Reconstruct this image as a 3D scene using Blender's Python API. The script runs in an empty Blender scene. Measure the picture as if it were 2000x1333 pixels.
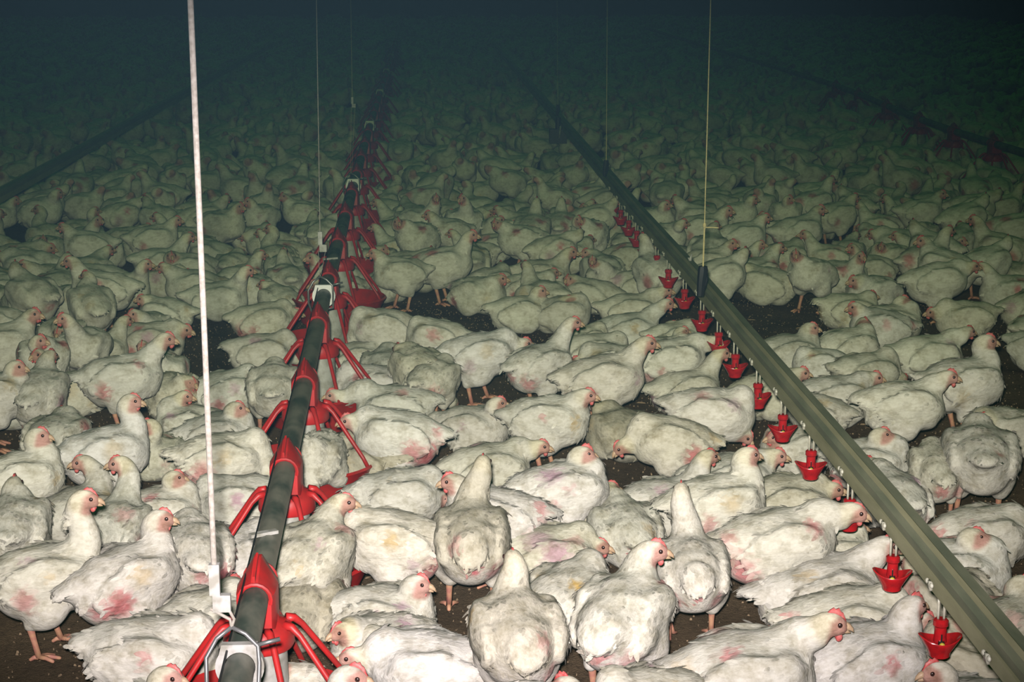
import bpy, math, random
import numpy as np
from mathutils import Vector, Matrix

# ------------------------------------------------------------------ camera, world, light, exposure
F, CX, CY, H, YH, VX = 3450., 1000., 666.5, 1.31, -65., 806.
TH = math.atan((CY - YH) / F)
PS = math.atan((CX - VX) * math.cos(TH) / F)
sc = bpy.context.scene
col = sc.collection
cam = bpy.data.cameras.new('camera')
cam.sensor_width = 36.
cam.lens = F / 2000. * 36.
cam.clip_end = 300.
cam_o = bpy.data.objects.new('camera', cam)
col.objects.link(cam_o)
cam_o.location = (0, 0, H)
cam_o.rotation_euler = (math.pi / 2 - TH, 0, -PS)
sc.camera = cam_o

world = bpy.data.worlds.new('world')
sc.world = world
world.use_nodes = True
bg = world.node_tree.nodes['Background']
bg.inputs['Color'].default_value = (0.21, 0.96, 0.20, 1)     # added green ambient fill that tints the tops; no lamp stands for it
bg.inputs['Strength'].default_value = 0.045

fl = bpy.data.lights.new('camera_flash', 'SPOT')
fl.energy = 1400.
fl.color = (1.0, 0.825, 1.14)
fl.spot_size = math.radians(30.5)
fl.spot_blend = 1.0
fl.shadow_soft_size = 0.03
flash = bpy.data.objects.new('camera_flash', fl)
col.objects.link(flash)
flash.location = (-0.03, 0.0, H + 0.075)
flash.rotation_euler = (math.pi / 2 - TH - math.radians(3.2), 0, -PS + math.radians(1.0))
flash.scale = (1.85, 1.0, 1.0)                                # a flash head throws a wide, low beam
HAZE = 0.0014  # scatter of the added haze, a flash-lit veil over the dark tones
AIR_TINT = (0.052, 0.033, 0.086)                                   # absorption of the added haze per metre: dims and greens the distance

sc.view_settings.view_transform = 'Standard'
sc.view_settings.look = 'None'
sc.view_settings.exposure = 0.0
sc.view_settings.gamma = 1.0
sc.view_settings.use_curve_mapping = False
sc.cycles.max_bounces = 3
sc.cycles.diffuse_bounces = 0
sc.cycles.glossy_bounces = 2
sc.cycles.volume_bounces = 0
sc.cycles.use_denoising = True

rng = np.random.default_rng(7)
random.seed(7)

# ------------------------------------------------------------------ helpers
FWD = np.array([math.sin(PS) * math.cos(TH), math.cos(PS) * math.cos(TH), -math.sin(TH)])
RGT = np.array([math.cos(PS), -math.sin(PS), 0.])
UPV = np.cross(RGT, FWD)
CAM = np.array([0., 0., H])

def ray(px, py):
    d = FWD + RGT * (px - CX) / F - UPV * (py - CY) / F
    return d / np.linalg.norm(d)

def on_plane(px, py, z):
    """where the sight line through a photo pixel meets the height z"""
    d = ray(px, py)
    return CAM + d * (z - H) / d[2]

def pix(p):
    v = np.asarray(p, float) - CAM
    d = v @ FWD
    return CX + F * (v @ RGT) / d, CY - F * (v @ UPV) / d

def tag(o, label=None, cat=None, group=None, kind=None):
    if label: o['label'] = label
    if cat: o['category'] = cat
    if group: o['group'] = group
    if kind: o['kind'] = kind
    return o

def empty(name, loc=(0, 0, 0), rz=0., parent=None):
    o = bpy.data.objects.new(name, None)
    o.empty_display_size = 0.05
    col.objects.link(o)
    o.location = loc
    o.rotation_euler = (0, 0, rz)
    if parent: o.parent = parent
    return o

def obj(name, me, parent=None, mat=None):
    if mat is not None and not me.materials: me.materials.append(mat)
    o = bpy.data.objects.new(name, me)
    col.objects.link(o)
    if parent: o.parent = parent
    return o

def mesh_np(name, V, Q=None, T=None, colr=None, smooth=True, mat=None):
    """a mesh from arrays of vertices, quads and triangles, with an optional colour per vertex"""
    me = bpy.data.meshes.new(name)
    V = np.asarray(V, np.float32)
    Q = np.zeros((0, 4), np.int32) if Q is None else np.asarray(Q, np.int32).reshape(-1, 4)
    T = np.zeros((0, 3), np.int32) if T is None else np.asarray(T, np.int32).reshape(-1, 3)
    me.vertices.add(len(V))
    me.vertices.foreach_set('co', V.ravel())
    nl = Q.size + T.size
    me.loops.add(nl)
    me.loops.foreach_set('vertex_index', np.concatenate([Q.ravel(), T.ravel()]))
    npoly = len(Q) + len(T)
    me.polygons.add(npoly)
    st = np.concatenate([np.arange(len(Q)) * 4, len(Q) * 4 + np.arange(len(T)) * 3]).astype(np.int32)
    me.polygons.foreach_set('loop_start', st)
    me.polygons.foreach_set('use_smooth', np.full(npoly, smooth))
    if colr is not None:
        a = me.color_attributes.new('Col', 'FLOAT_COLOR', 'POINT')
        c4 = np.ones((len(V), 4), np.float32)
        c4[:, :3] = colr
        a.data.foreach_set('color', c4.ravel())
    me.update(calc_edges=True)
    if mat: me.materials.append(mat)
    return me

class MB:
    """collects boxes, tubes, lathes into one mesh"""
    def __init__(s): s.v, s.f = [], []
    def add(s, v, f):
        n = len(s.v); s.v += [tuple(map(float, p)) for p in v]; s.f += [tuple(i + n for i in q) for q in f]
    def box(s, c, sz, R=None):
        hx, hy, hz = [a / 2 for a in sz]
        v = [Vector((x, y, z)) for x in (-hx, hx) for y in (-hy, hy) for z in (-hz, hz)]
        if R is not None: v = [R @ p for p in v]
        s.add([p + Vector(c) for p in v], [(0, 1, 3, 2), (4, 6, 7, 5), (0, 4, 5, 1), (2, 3, 7, 6), (0, 2, 6, 4), (1, 5, 7, 3)])
    def tube(s, pts, rad, n=8, caps=True):
        pts = [Vector(p) for p in pts]
        if not hasattr(rad, '__len__'): rad = [rad] * len(pts)
        rings, up = [], None
        for i, p in enumerate(pts):
            t = (pts[min(i + 1, len(pts) - 1)] - pts[max(i - 1, 0)]).normalized()
            if up is None:
                up = Vector((0, 0, 1)) if abs(t.z) < .9 else Vector((1, 0, 0))
            a = t.cross(up).normalized(); b = a.cross(t).normalized(); up = b
            rings.append([p + (a * math.cos(k * 2 * math.pi / n) + b * math.sin(k * 2 * math.pi / n)) * rad[i] for k in range(n)])
        f = []
        for i in range(len(pts) - 1):
            for k in range(n):
                k2 = (k + 1) % n
                f.append((i * n + k, i * n + k2, (i + 1) * n + k2, (i + 1) * n + k))
        if caps:
            f.append(tuple(range(n - 1, -1, -1))); f.append(tuple(range((len(pts) - 1) * n, len(pts) * n)))
        s.add([p for r in rings for p in r], f)
    def lathe(s, prof, n=28, c=(0, 0, 0), a0=0., a1=2 * math.pi):
        full = abs(a1 - a0 - 2 * math.pi) < 1e-6
        m = n if full else n + 1
        v, f = [], []
        for r, z in prof:
            for k in range(m):
                a = a0 + (a1 - a0) * k / n
                v.append((c[0] + r * math.cos(a), c[1] + r * math.sin(a), c[2] + z))
        for i in range(len(prof) - 1):
            for k in range(n):
                k2 = (k + 1) % m
                f.append((i * m + k, i * m + k2, (i + 1) * m + k2, (i + 1) * m + k))
        s.add(v, f)
    def ball(s, c, r, n=10):
        sx, sy, sz = r if hasattr(r, '__len__') else (r, r, r)
        v, f = [], []
        m = n // 2 + 1
        for i in range(m + 1):
            t = math.pi * i / m
            for k in range(n):
                a = 2 * math.pi * k / n
                v.append((c[0] + sx * math.sin(t) * math.cos(a), c[1] + sy * math.sin(t) * math.sin(a), c[2] + sz * math.cos(t)))
        for i in range(m):
            for k in range(n):
                k2 = (k + 1) % n
                f.append((i * n + k, (i + 1) * n + k, (i + 1) * n + k2, i * n + k2))
        s.add(v, f)
    def mesh(s, name, mat=None, smooth=True, angle=None):
        me = bpy.data.meshes.new(name)
        me.from_pydata(s.v, [], s.f)
        me.update()
        me.polygons.foreach_set('use_smooth', [smooth] * len(me.polygons))
        if smooth and angle:
            me.set_sharp_from_angle(angle=math.radians(angle))
        if mat: me.materials.append(mat)
        return me

# ------------------------------------------------------------------ materials
def newmat(name):
    m = bpy.data.materials.new(name); m.use_nodes = True
    nt = m.node_tree
    return m, nt, nt.nodes['Principled BSDF']

def N(nt, t, **kw):
    n = nt.nodes.new(t)
    for k, v in kw.items():
        if k in n.inputs: n.inputs[k].default_value = v
        else: setattr(n, k, v)
    return n

def mix(nt, fac, a, b, mode='MIX'):
    n = nt.nodes.new('ShaderNodeMix'); n.data_type = 'RGBA'; n.blend_type = mode
    for i, x in ((0, fac), (6, a), (7, b)):
        if hasattr(x, 'links') or hasattr(x, 'is_linked'): nt.links.new(x, n.inputs[i])
        elif isinstance(x, tuple): n.inputs[i].default_value = (*x[:3], 1)
        else: n.inputs[i].default_value = x
    return n.outputs[2]

def ramp(nt, src, p0, p1):
    n = nt.nodes.new('ShaderNodeMapRange'); n.inputs[1].default_value = p0; n.inputs[2].default_value = p1
    nt.links.new(src, n.inputs[0]); return n.outputs[0]

def noise(nt, scale, detail=3., stretch=None, coord='Object', rough=.55):
    tc = nt.nodes.new('ShaderNodeTexCoord')
    out = tc.outputs[coord]
    if stretch:
        mp = nt.nodes.new('ShaderNodeMapping'); mp.inputs['Scale'].default_value = stretch
        nt.links.new(out, mp.inputs[0]); out = mp.outputs[0]
    n = N(nt, 'ShaderNodeTexNoise', Scale=scale, Detail=detail, Roughness=rough)
    nt.links.new(out, n.inputs['Vector'])
    return n.outputs[0]

def bump(nt, bs, src, strength, dist=.01):
    b = N(nt, 'ShaderNodeBump', Strength=strength, Distance=dist)
    nt.links.new(src, b.inputs['Height']); nt.links.new(b.outputs[0], bs.inputs['Normal'])

def plain(name, c, rough=.5, metal=0., c2=None, nscale=30., lo=.4, hi=.65, bmp=0., stretch=None, coord='Object', spec=None):
    m, nt, bs = newmat(name)
    bs.inputs['Roughness'].default_value = rough
    bs.inputs['Metallic'].default_value = metal
    if spec is not None: bs.inputs['Specular IOR Level'].default_value = spec
    bs.inputs['Base Color'].default_value = (*c, 1)
    if c2:
        nz = noise(nt, nscale, 4., stretch, coord)
        nt.links.new(mix(nt, ramp(nt, nz, lo, hi), c, c2), bs.inputs['Base Color'])
        if bmp: bump(nt, bs, nz, bmp, .004)
    return m

def feather_material():
    m, nt, bs = newmat('feathers')
    at = nt.nodes.new('ShaderNodeAttribute'); at.attribute_name = 'Col'
    oi = nt.nodes.new('ShaderNodeObjectInfo')
    soil_shade = noise(nt, 26., 5., (1, 1, 1.2), rough=.65)
    fine = noise(nt, 120., 4., (.45, 1, 1), rough=.6)
    c = mix(nt, ramp(nt, soil_shade, .46, .78), at.outputs['Color'], (.50, .47, .38), 'MULTIPLY')
    g = nt.nodes.new('ShaderNodeMath'); g.operation = 'MULTIPLY'; g.inputs[1].default_value = .55
    nt.links.new(ramp(nt, fine, .42, .72), g.inputs[0])
    c = mix(nt, g.outputs[0], c, (.68, .66, .60), 'MULTIPLY')
    g2 = nt.nodes.new('ShaderNodeMath'); g2.operation = 'MULTIPLY'; g2.inputs[1].default_value = .5
    nt.links.new(oi.outputs['Random'], g2.inputs[0])
    c = mix(nt, g2.outputs[0], c, (.80, .77, .66), 'MULTIPLY')
    nt.links.new(c, bs.inputs['Base Color'])
    bs.inputs['Roughness'].default_value = .95
    bs.inputs['Specular IOR Level'].default_value = .15
    bump(nt, bs, fine, .45, .006)
    return m

M_FEATHER = feather_material()
M_LEG = plain('leg_scales', (.62, .33, .20), .6, c2=(.50, .20, .16), nscale=60.)
M_BEAK = plain('beak_horn', (.56, .38, .24), .45)
M_COMB = plain('comb_skin', (.58, .07, .07), .5, c2=(.62, .20, .18), nscale=120.)
M_EYE = plain('eye', (.035, .015, .012), .2, spec=.9)
M_RED = plain('red_plastic', (.50, .018, .018), .45, c2=(.33, .022, .020), nscale=24.)
M_CUP = plain('red_drinker_plastic', (.48, .012, .016), .22, c2=(.33, .012, .016), nscale=80.)
M_TUBE = plain('dusty_galvanised_tube', (.22, .215, .165), .5, .1, c2=(.07, .09, .07), nscale=5., lo=.42, hi=.62, stretch=(2.5, 1.6, 2.5))
M_RAIL = plain('dusty_rail', (.42, .40, .24), .6, 0., c2=(.27, .265, .15), nscale=9., lo=.35, hi=.7, stretch=(3, .5, 3))
M_RAIL_TOP = plain('dusty_rail_top', (.27, .275, .18), .65, 0., c2=(.15, .17, .11), nscale=9., lo=.35, hi=.7, stretch=(3, .5, 3))
M_WHITE = plain('white_plastic', (.46, .45, .41), .5, c2=(.27, .26, .21), nscale=40.)
M_WHITE_CLEAN = plain('clean_white_plastic', (.84, .83, .80), .4)
M_ROPE = plain('white_cord', (.40, .37, .31), .9, c2=(.27, .24, .19), nscale=140., lo=.35, hi=.65)
M_TWINE = plain('yellow_twine', (.66, .56, .26), .9, c2=(.50, .42, .19), nscale=140.)
M_DARK = plain('black_plastic', (.012, .014, .016), .5)
M_WIRE = plain('steel_wire', (.24, .24, .23), .4, .6)
M_STEEL = plain('steel_pin', (.10, .10, .09), .3, .8)
M_YELLOW = plain('yellow_plastic', (.62, .50, .06), .4)
M_CLEAR = plain('pale_hose', (.60, .58, .47), .3, c2=(.45, .42, .32), nscale=60.)
M_WALL = plain('shed_wall', (.12, .13, .13), .8, c2=(.09, .10, .10), nscale=2.)

def floor_material():
    m, nt, bs = newmat('litter_floor')
    a = noise(nt, 7., 6., rough=.7); b = noise(nt, 70., 6., rough=.75); c_ = noise(nt, 260., 3., rough=.6)
    c = mix(nt, ramp(nt, a, .35, .68), (.235, .165, .105), (.150, .108, .074))
    c = mix(nt, ramp(nt, b, .5, .72), c, (.085, .064, .048))
    c = mix(nt, ramp(nt, c_, .66, .74), c, (.36, .26, .16))
    nt.links.new(c, bs.inputs['Base Color'])
    bs.inputs['Roughness'].default_value = .95
    bs.inputs['Specular IOR Level'].default_value = .1
    h = mix(nt, .5, b, c_)
    bump(nt, bs, h, 1.0, .02)
    return m
M_FLOOR = floor_material()
M_LITTER = plain('wood_shavings', (.30, .21, .13), .9, c2=(.16, .11, .07), nscale=60., coord='Object')

# ------------------------------------------------------------------ structure
def ground_z(x, y):
    return .004 * np.sin(x * 9.1 + 1.3 * np.sin(y * 5.)) + .004 * np.sin(y * 11.7 + x * 3.1) + .003 * np.sin(x * 23. + y * 17.)

def build_floor():
    xs = np.concatenate([np.linspace(-13, -3, 12)[:-1], np.linspace(-3, 4, 150), np.linspace(4, 14, 12)[1:]])
    ys = np.concatenate([np.linspace(-3, 2, 6)[:-1], np.linspace(2, 8, 150), np.linspace(8, 46, 40)[1:]])
    X, Y = np.meshgrid(xs, ys, indexing='ij')
    Z = ground_z(X, Y) * ((X > -3) & (X < 4) & (Y > 2) & (Y < 8)) - .004
    V = np.stack([X, Y, Z], -1).reshape(-1, 3)
    I = np.arange(len(V)).reshape(X.shape)
    Q = np.stack([I[:-1, :-1], I[1:, :-1], I[1:, 1:], I[:-1, 1:]], -1).reshape(-1, 4)
    o = obj('floor', mesh_np('floor', V, Q), mat=M_FLOOR)
    tag(o, kind='structure')
build_floor()

def wall(name, c, sz):
    m = MB(); m.box(c, sz); tag(obj(name, m.mesh(name, smooth=False), mat=M_WALL), kind='structure')
wall('wall_back', (0.5, 44.1, 1.5), (25, .2, 3.0))
wall('wall_left', (-11.6, 20, 1.5), (.2, 48, 3.0))
wall('wall_right', (12.6, 20, 1.5), (.2, 48, 3.0))

# ------------------------------------------------------------------ birds
def smin(a, b, k):
    h = np.maximum(k - np.abs(a - b), 0.) / k
    return np.minimum(a, b) - h * h * k * .25

def rot_y(a):
    c, s = math.cos(a), math.sin(a); return np.array([[c, 0, s], [0, 1, 0], [-s, 0, c]])
def rot_z(a):
    c, s = math.cos(a), math.sin(a); return np.array([[c, -s, 0], [s, c, 0], [0, 0, 1]])

def ell(P, c, r, R=None):
    q = P - np.asarray(c, np.float32)
    if R is not None: q = q @ R.astype(np.float32)
    r = np.asarray(r, np.float32)
    a = q / r
    k0 = np.sqrt((a * a).sum(-1)) + 1e-6
    b = a / r
    k1 = np.sqrt((b * b).sum(-1)) + 1e-6
    return k0 * (k0 - 1) / k1

def cap(P, a, b, ra, rb):
    a = np.asarray(a, np.float32); b = np.asarray(b, np.float32)
    ba = b - a; q = P - a
    h = np.clip(q @ ba / max(ba @ ba, 1e-9), 0, 1)
    return np.sqrt(((q - h[..., None] * ba) ** 2).sum(-1)) - (ra + (rb - ra) * h)

_EDGES = [(0, 1), (2, 3), (4, 5), (6, 7), (0, 2), (1, 3), (4, 6), (5, 7), (0, 4), (1, 5), (2, 6), (3, 7)]
_CORN = np.array([(i, j, k) for i in (0, 1) for j in (0, 1) for k in (0, 1)])

def surface_nets(D, o, h):
    neg = D < 0
    nx, ny, nz = D.shape
    cs = [D[i:nx - 1 + i, j:ny - 1 + j, k:nz - 1 + k] for i, j, k in _CORN]
    cnt = sum((c < 0).astype(np.int8) for c in cs)
    act = (cnt > 0) & (cnt < 8)
    idx = np.argwhere(act)
    val = np.stack([c[act] for c in cs], 1)
    P = np.zeros((len(idx), 3)); n = np.zeros(len(idx))
    for a, b in _EDGES:
        va, vb = val[:, a], val[:, b]
        m = (va < 0) != (vb < 0)
        t = np.where(m, va / np.where(m, va - vb, 1), 0)
        P += np.where(m[:, None], _CORN[a] + t[:, None] * (_CORN[b] - _CORN[a]), 0)
        n += m
    V = (idx + P / n[:, None]) * h + o
    I = np.full(act.shape, -1, np.int32); I[act] = np.arange(len(idx))
    quads = []
    for ax in range(3):
        s0 = [slice(None)] * 3; s1 = [slice(None)] * 3
        s0[ax] = slice(0, -1); s1[ax] = slice(1, None)
        A, B = neg[tuple(s0)], neg[tuple(s1)]
        ch = A != B
        e = np.argwhere(ch)
        u, v = (ax + 1) % 3, (ax + 2) % 3
        ok = (e[:, u] > 0) & (e[:, v] > 0) & (e[:, u] < D.shape[u] - 1) & (e[:, v] < D.shape[v] - 1)
        e = e[ok]
        fl_ = A[tuple(e.T)]
        def at(du, dv):
            q = e.copy(); q[:, u] += du; q[:, v] += dv
            return I[tuple(q.T)]
        q = np.stack([at(-1, -1), at(0, -1), at(0, 0), at(-1, 0)], 1)
        q[~fl_] = q[~fl_][:, ::-1]
        quads.append(q)
    return V, np.concatenate(quads)

PINK = np.array([.62, .17, .19]); MAUVE = np.array([.56, .32, .44]); STAIN = np.array([.56, .38, .13])
FACE = np.array([.54, .27, .23]); SKIN = np.array([.74, .64, .60])

def sstep(a, b, x):
    t = np.clip((x - a) / (b - a), 0, 1); return t * t * (3 - 2 * t)

SPOTS = {   # bare or dirty places on a bird, in its own frame: x forward, y left, z from the body centre
    'ventL': (-.085, .045, -.03), 'ventR': (-.085, -.045, -.03), 'vent': (-.125, 0, -.015),
    'flankL': (-.05, .085, -.02), 'flankR': (-.05, -.085, -.02), 'backL': (-.03, .05, .065), 'backR': (-.03, -.05, .065),
    'wingL': (.01, .095, .03), 'wingR': (.01, -.095, .03), 'breastL': (.085, .05, .0), 'breastR': (.085, -.05, .0),
    'shoulderL': (.06, .06, .045), 'shoulderR': (.06, -.06, .045), 'rumpL': (-.11, .03, .03), 'rumpR': (-.11, -.03, .03)}

def make_bird(p, h, cards=0, rg=None, merged=False):
    """one continuous body (trunk, wings, neck, head, thighs) grown from a distance field; returns verts, quads, colours"""
    rg = rg or rng
    sit = p['sit']; zc = .082 if sit else .170
    pit = p.get('pitch', 0.) - (.04 if sit else .10)
    fat = p.get('fat', 1.)
    hp = np.array(p['head'], float); yaw = p['hyaw']; hpit = p.get('hpit', 0.)
    Rh = rot_z(yaw) @ rot_y(hpit)
    nb = np.array([.070, 0, zc + .040])
    dirb = np.array([.035, 0, .065]); back = Rh @ np.array([-.016, 0, -.014])
    L = np.linalg.norm(hp - nb)
    c0, c3 = nb, hp + back
    c1 = c0 + dirb * min(1., L / .12) ; c2 = c3 + np.array([0, 0, -1.]) * .30 * L + (Rh @ np.array([-1., 0, 0])) * .12 * L
    ts = np.linspace(0, 1, 7)
    neck = [((1 - t) ** 3) * c0 + 3 * (1 - t) ** 2 * t * c1 + 3 * (1 - t) * t * t * c2 + t ** 3 * c3 for t in ts]
    nr = np.interp(ts, [0, .35, .7, 1], [.039, .0275, .0225, .0212])
    lo = np.array([-.175, -.125, 0.0]); hi = np.array([.14, .125, zc + .105])
    lo = np.minimum(lo, hp - .045); hi = np.maximum(hi, hp + .045)
    lo[2] = max(lo[2], -.01) if hp[2] > .03 else lo[2]
    lo -= 2 * h; hi += 2 * h
    g = [np.arange(lo[i], hi[i] + h, h, dtype=np.float32) for i in range(3)]
    P = np.stack(np.meshgrid(*g, indexing='ij'), -1)
    sh = P.shape[:3]
    P = P.reshape(-1, 3)
    Rb = rot_y(pit)
    def B(x, y, z): return Rb @ np.array([x, y, z]) + np.array([0, 0, zc])
    wf = (1.08 if sit else 1.) * fat
    d = ell(P, B(0, 0, 0), (.108, .079 * wf, .072), Rb)
    d = smin(d, ell(P, B(.048, 0, -.010), (.068, .070 * wf, .064), Rb), .03)
    d = smin(d, ell(P, B(-.072, 0, .010), (.058, .058, .050), Rb), .03)
    d = smin(d, ell(P, B(-.052, 0, -.030 if sit else -.036), (.056, .060, .048), Rb), .03)
    Rt = Rb @ rot_y(p.get('tail', .05))
    d = smin(d, ell(P, B(-.124, 0, .026), (.040, .036, .017), Rt), .022)
    legs = []
    for s in (1, -1):
        if sit:
            d = smin(d, ell(P, (.004, s * .068, .050), (.060, .032, .045)), .018)
        else:
            st = p.get('stride', 0.) * s
            hock = np.array([-.022 + st, s * .048, .080]); foot = np.array([-.002 + st * 1.2, s * .050, .010])
            if p.get('lift') == s: foot = hock + np.array([.03, 0, -.035])
            d = smin(d, ell(P, B(-.004 + st * .3, s * .050, -.048), (.046, .034, .046), Rb), .02)
            d = smin(d, cap(P, B(-.004 + st * .4, s * .052, -.062), hock, .030, .0145), .020)
            legs.append((hock, foot))
    for s in (1, -1):
        dr = p.get('droop', 0.) * (1 if p.get('droop_side', 0) in (0, s) else 0)
        Rw = Rb @ rot_y(-.16 - dr) @ rot_z(s * .035)
        w = ell(P, B(-.016, s * .0655 * wf, .012 - dr * .03), (.088, .0225, .047), Rw)
        q = (P - B(-.016, s * .0655 * wf, .012)) @ Rw
        w = w + .0011 * np.sin(q[:, 0] * 260. + q[:, 2] * 150.) * sstep(.02, -.06, q[:, 0])
        d = smin(d, w, .006 + .014 * sstep(zc + .01, zc + .055, P[:, 2]) * (P[:, 0] > -.04))
        d = smin(d, ell(P, B(.056, s * .054 * wf, .010), (.032, .026, .034), Rb), .018)
    # loose feathering: low, uneven swellings
    ph = rg.uniform(0, 6.28, 9)
    d = d + .0022 * (np.sin(P[:, 0] * 61 + ph[0] + 1.6 * np.sin(P[:, 2] * 43 + ph[1])) * np.sin(P[:, 1] * 57 + ph[2]) +
                     np.sin(P[:, 2] * 71 + ph[3] + 1.3 * np.sin(P[:, 0] * 50 + ph[4])) * np.sin(P[:, 0] * 38 + ph[5]))
    for i in range(6):
        d = smin(d, cap(P, neck[i], neck[i + 1], nr[i], nr[i + 1]), .024 if i == 0 else .012)
    d = smin(d, ell(P, hp, (.0275, .0185, .0195), Rh), .010)
    d = smin(d, ell(P, hp + Rh @ np.array([.012, 0, -.004]), (.018, .0150, .0145), Rh), .006)
    if not sit:
        pass
    else:
        d = np.maximum(d, -(P[:, 2] - .004))
    V, Q = surface_nets(d.reshape(sh), np.array([g[0][0], g[1][0], g[2][0]]), h)
    V = V.astype(np.float32)
    # colour of feathers, bare skin, stains
    base = np.array(p.get('base', (.80, .765, .71)))
    C = np.tile(base, (len(V), 1))
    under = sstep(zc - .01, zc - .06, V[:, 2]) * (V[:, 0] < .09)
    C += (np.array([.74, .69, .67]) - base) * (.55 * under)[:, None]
    wob = np.sin(V[:, 0] * 190 + ph[6]) * np.sin(V[:, 2] * 230 + ph[7]) * np.sin(V[:, 1] * 170 + ph[8])
    soil_shade = sstep(zc + .015, zc + .06, V[:, 2]) * (V[:, 0] < .08) * (.55 + .45 * np.sin(V[:, 0] * 47 + ph[0]) * np.sin(V[:, 1] * 52 + ph[1] + V[:, 0] * 20)) * p.get('soil_shade', .7)
    C *= 1 - soil_shade[:, None] * np.array([.22, .21, .24])              # patchy shading painted into the upper back, sets tops off from fronts
    for nm, r, s, cl in p.get('spots', []):
        c = Rb @ np.array(SPOTS[nm]) + np.array([0, 0, zc])
        dd = np.sqrt((((V - c) / np.array([1., 1., 1.25])) ** 2).sum(-1)) + .009 * wob
        m = sstep(r, r * .25, dd) * s
        C += (cl - C) * m[:, None]
    ql = (V - hp) @ Rh
    dh = np.sqrt((ql ** 2).sum(-1))
    hd = sstep(.050, .030, dh)
    C += (np.array([.80, .72, .50]) - C) * (.45 * hd * p.get('yellow', 1.))[:, None]
    fc = sstep(-.010, .004, ql[:, 0] - .35 * np.maximum(ql[:, 2] - .006, 0) * 3) * sstep(.042, .033, dh) * sstep(.0235, .014, ql[:, 2])
    C += (FACE - C) * (.88 * fc)[:, None]
    if cards:
        ok = np.where((V[:, 2] > (.03 if sit else zc - .045)) & (dh > .05) & (np.abs(V[:, 0]) < .17))[0]
        ok = ok[rg.random(len(ok)) < 1.]
        ci = rg.choice(ok, min(cards, len(ok)), replace=False)
        cen = np.array([-.01, 0, zc])
        # outward normal from the field's neighbours: use the quad normals
        nrm = np.zeros_like(V)
        fn = np.cross(V[Q[:, 2]] - V[Q[:, 0]], V[Q[:, 3]] - V[Q[:, 1]])
        for j in range(4): np.add.at(nrm, Q[:, j], fn)
        nrm /= np.linalg.norm(nrm, axis=1)[:, None] + 1e-9
        n = nrm[ci]
        flow = np.tile(np.array([-1., 0, -.25]), (len(ci), 1))
        low = sstep(zc + .02, zc - .05, V[ci, 2]); flow[:, 2] -= low * .8
        onneck = (V[ci, 0] > .06) & (V[ci, 2] > zc + .03); flow[onneck] = (-.35, 0, -1.)
        flow += rg.normal(0, .28, flow.shape)
        t = flow - (flow * n).sum(1)[:, None] * n
        t /= np.linalg.norm(t, axis=1)[:, None] + 1e-9
        b = np.cross(n, t)
        ln = rg.uniform(.013, .026, len(ci)); wd = ln * rg.uniform(.34, .5, len(ci)); lf = rg.uniform(.0006, .0024, len(ci))
        big = rg.random(len(ci)) < p.get('ruff', .10); lf[big] *= 2.6
        o = V[ci]
        def pt(a, w, l): return o + t * (ln * a)[:, None] + b * (wd * w)[:, None] + n * (lf * l)[:, None]
        cv = np.stack([pt(0, -.35, -.4), pt(0, .35, -.4), pt(.5, -.5, .55), pt(.5, .5, .55), pt(.85, -.32, .8), pt(.85, .32, .8), pt(1.05, 0, .8)], 1).reshape(-1, 3)
        k = len(V) + np.arange(len(ci)) * 7
        cq = np.concatenate([np.stack([k, k + 1, k + 3, k + 2], 1), np.stack([k + 2, k + 3, k + 5, k + 4], 1), np.stack([k + 4, k + 5, k + 6, k + 6], 1)])
        cc = np.repeat(C[ci] * rg.uniform(.93, 1.08, (len(ci), 1)), 7, 0)
        V = np.concatenate([V, cv.astype(np.float32)])
        tri = cq[2 * len(ci):, :3]; Q2 = cq[:2 * len(ci)]
        return V, np.concatenate([Q, Q2]), tri, np.concatenate([C, cc]), legs, (hp, Rh), (Rb, zc)
    return V, Q, None, C, legs, (hp, Rh), (Rb, zc)

def leg_mesh(hock, foot, yaw=0., rg=None):
    m = MB()
    hock = Vector(hock) + Vector((0, 0, .004)); foot = Vector(foot)
    mid = hock.lerp(foot, .55)
    m.tube([hock, hock.lerp(foot, .18), mid, foot], [.0098, .0085, .0068, .0076], 7)
    for a, l in ((0, .046), (.55, .038), (-.55, .038), (math.pi, .020)):
        a += yaw
        e = foot + Vector((math.cos(a) * l, math.sin(a) * l, -foot.z + .004))
        k = foot.lerp(e, .5); k.z = min(foot.z, .010)
        m.tube([foot, k, e.lerp(k, .15), e], [.0062, .0052, .0042, .0022], 6)
    return m.mesh('leg', M_LEG)

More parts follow.
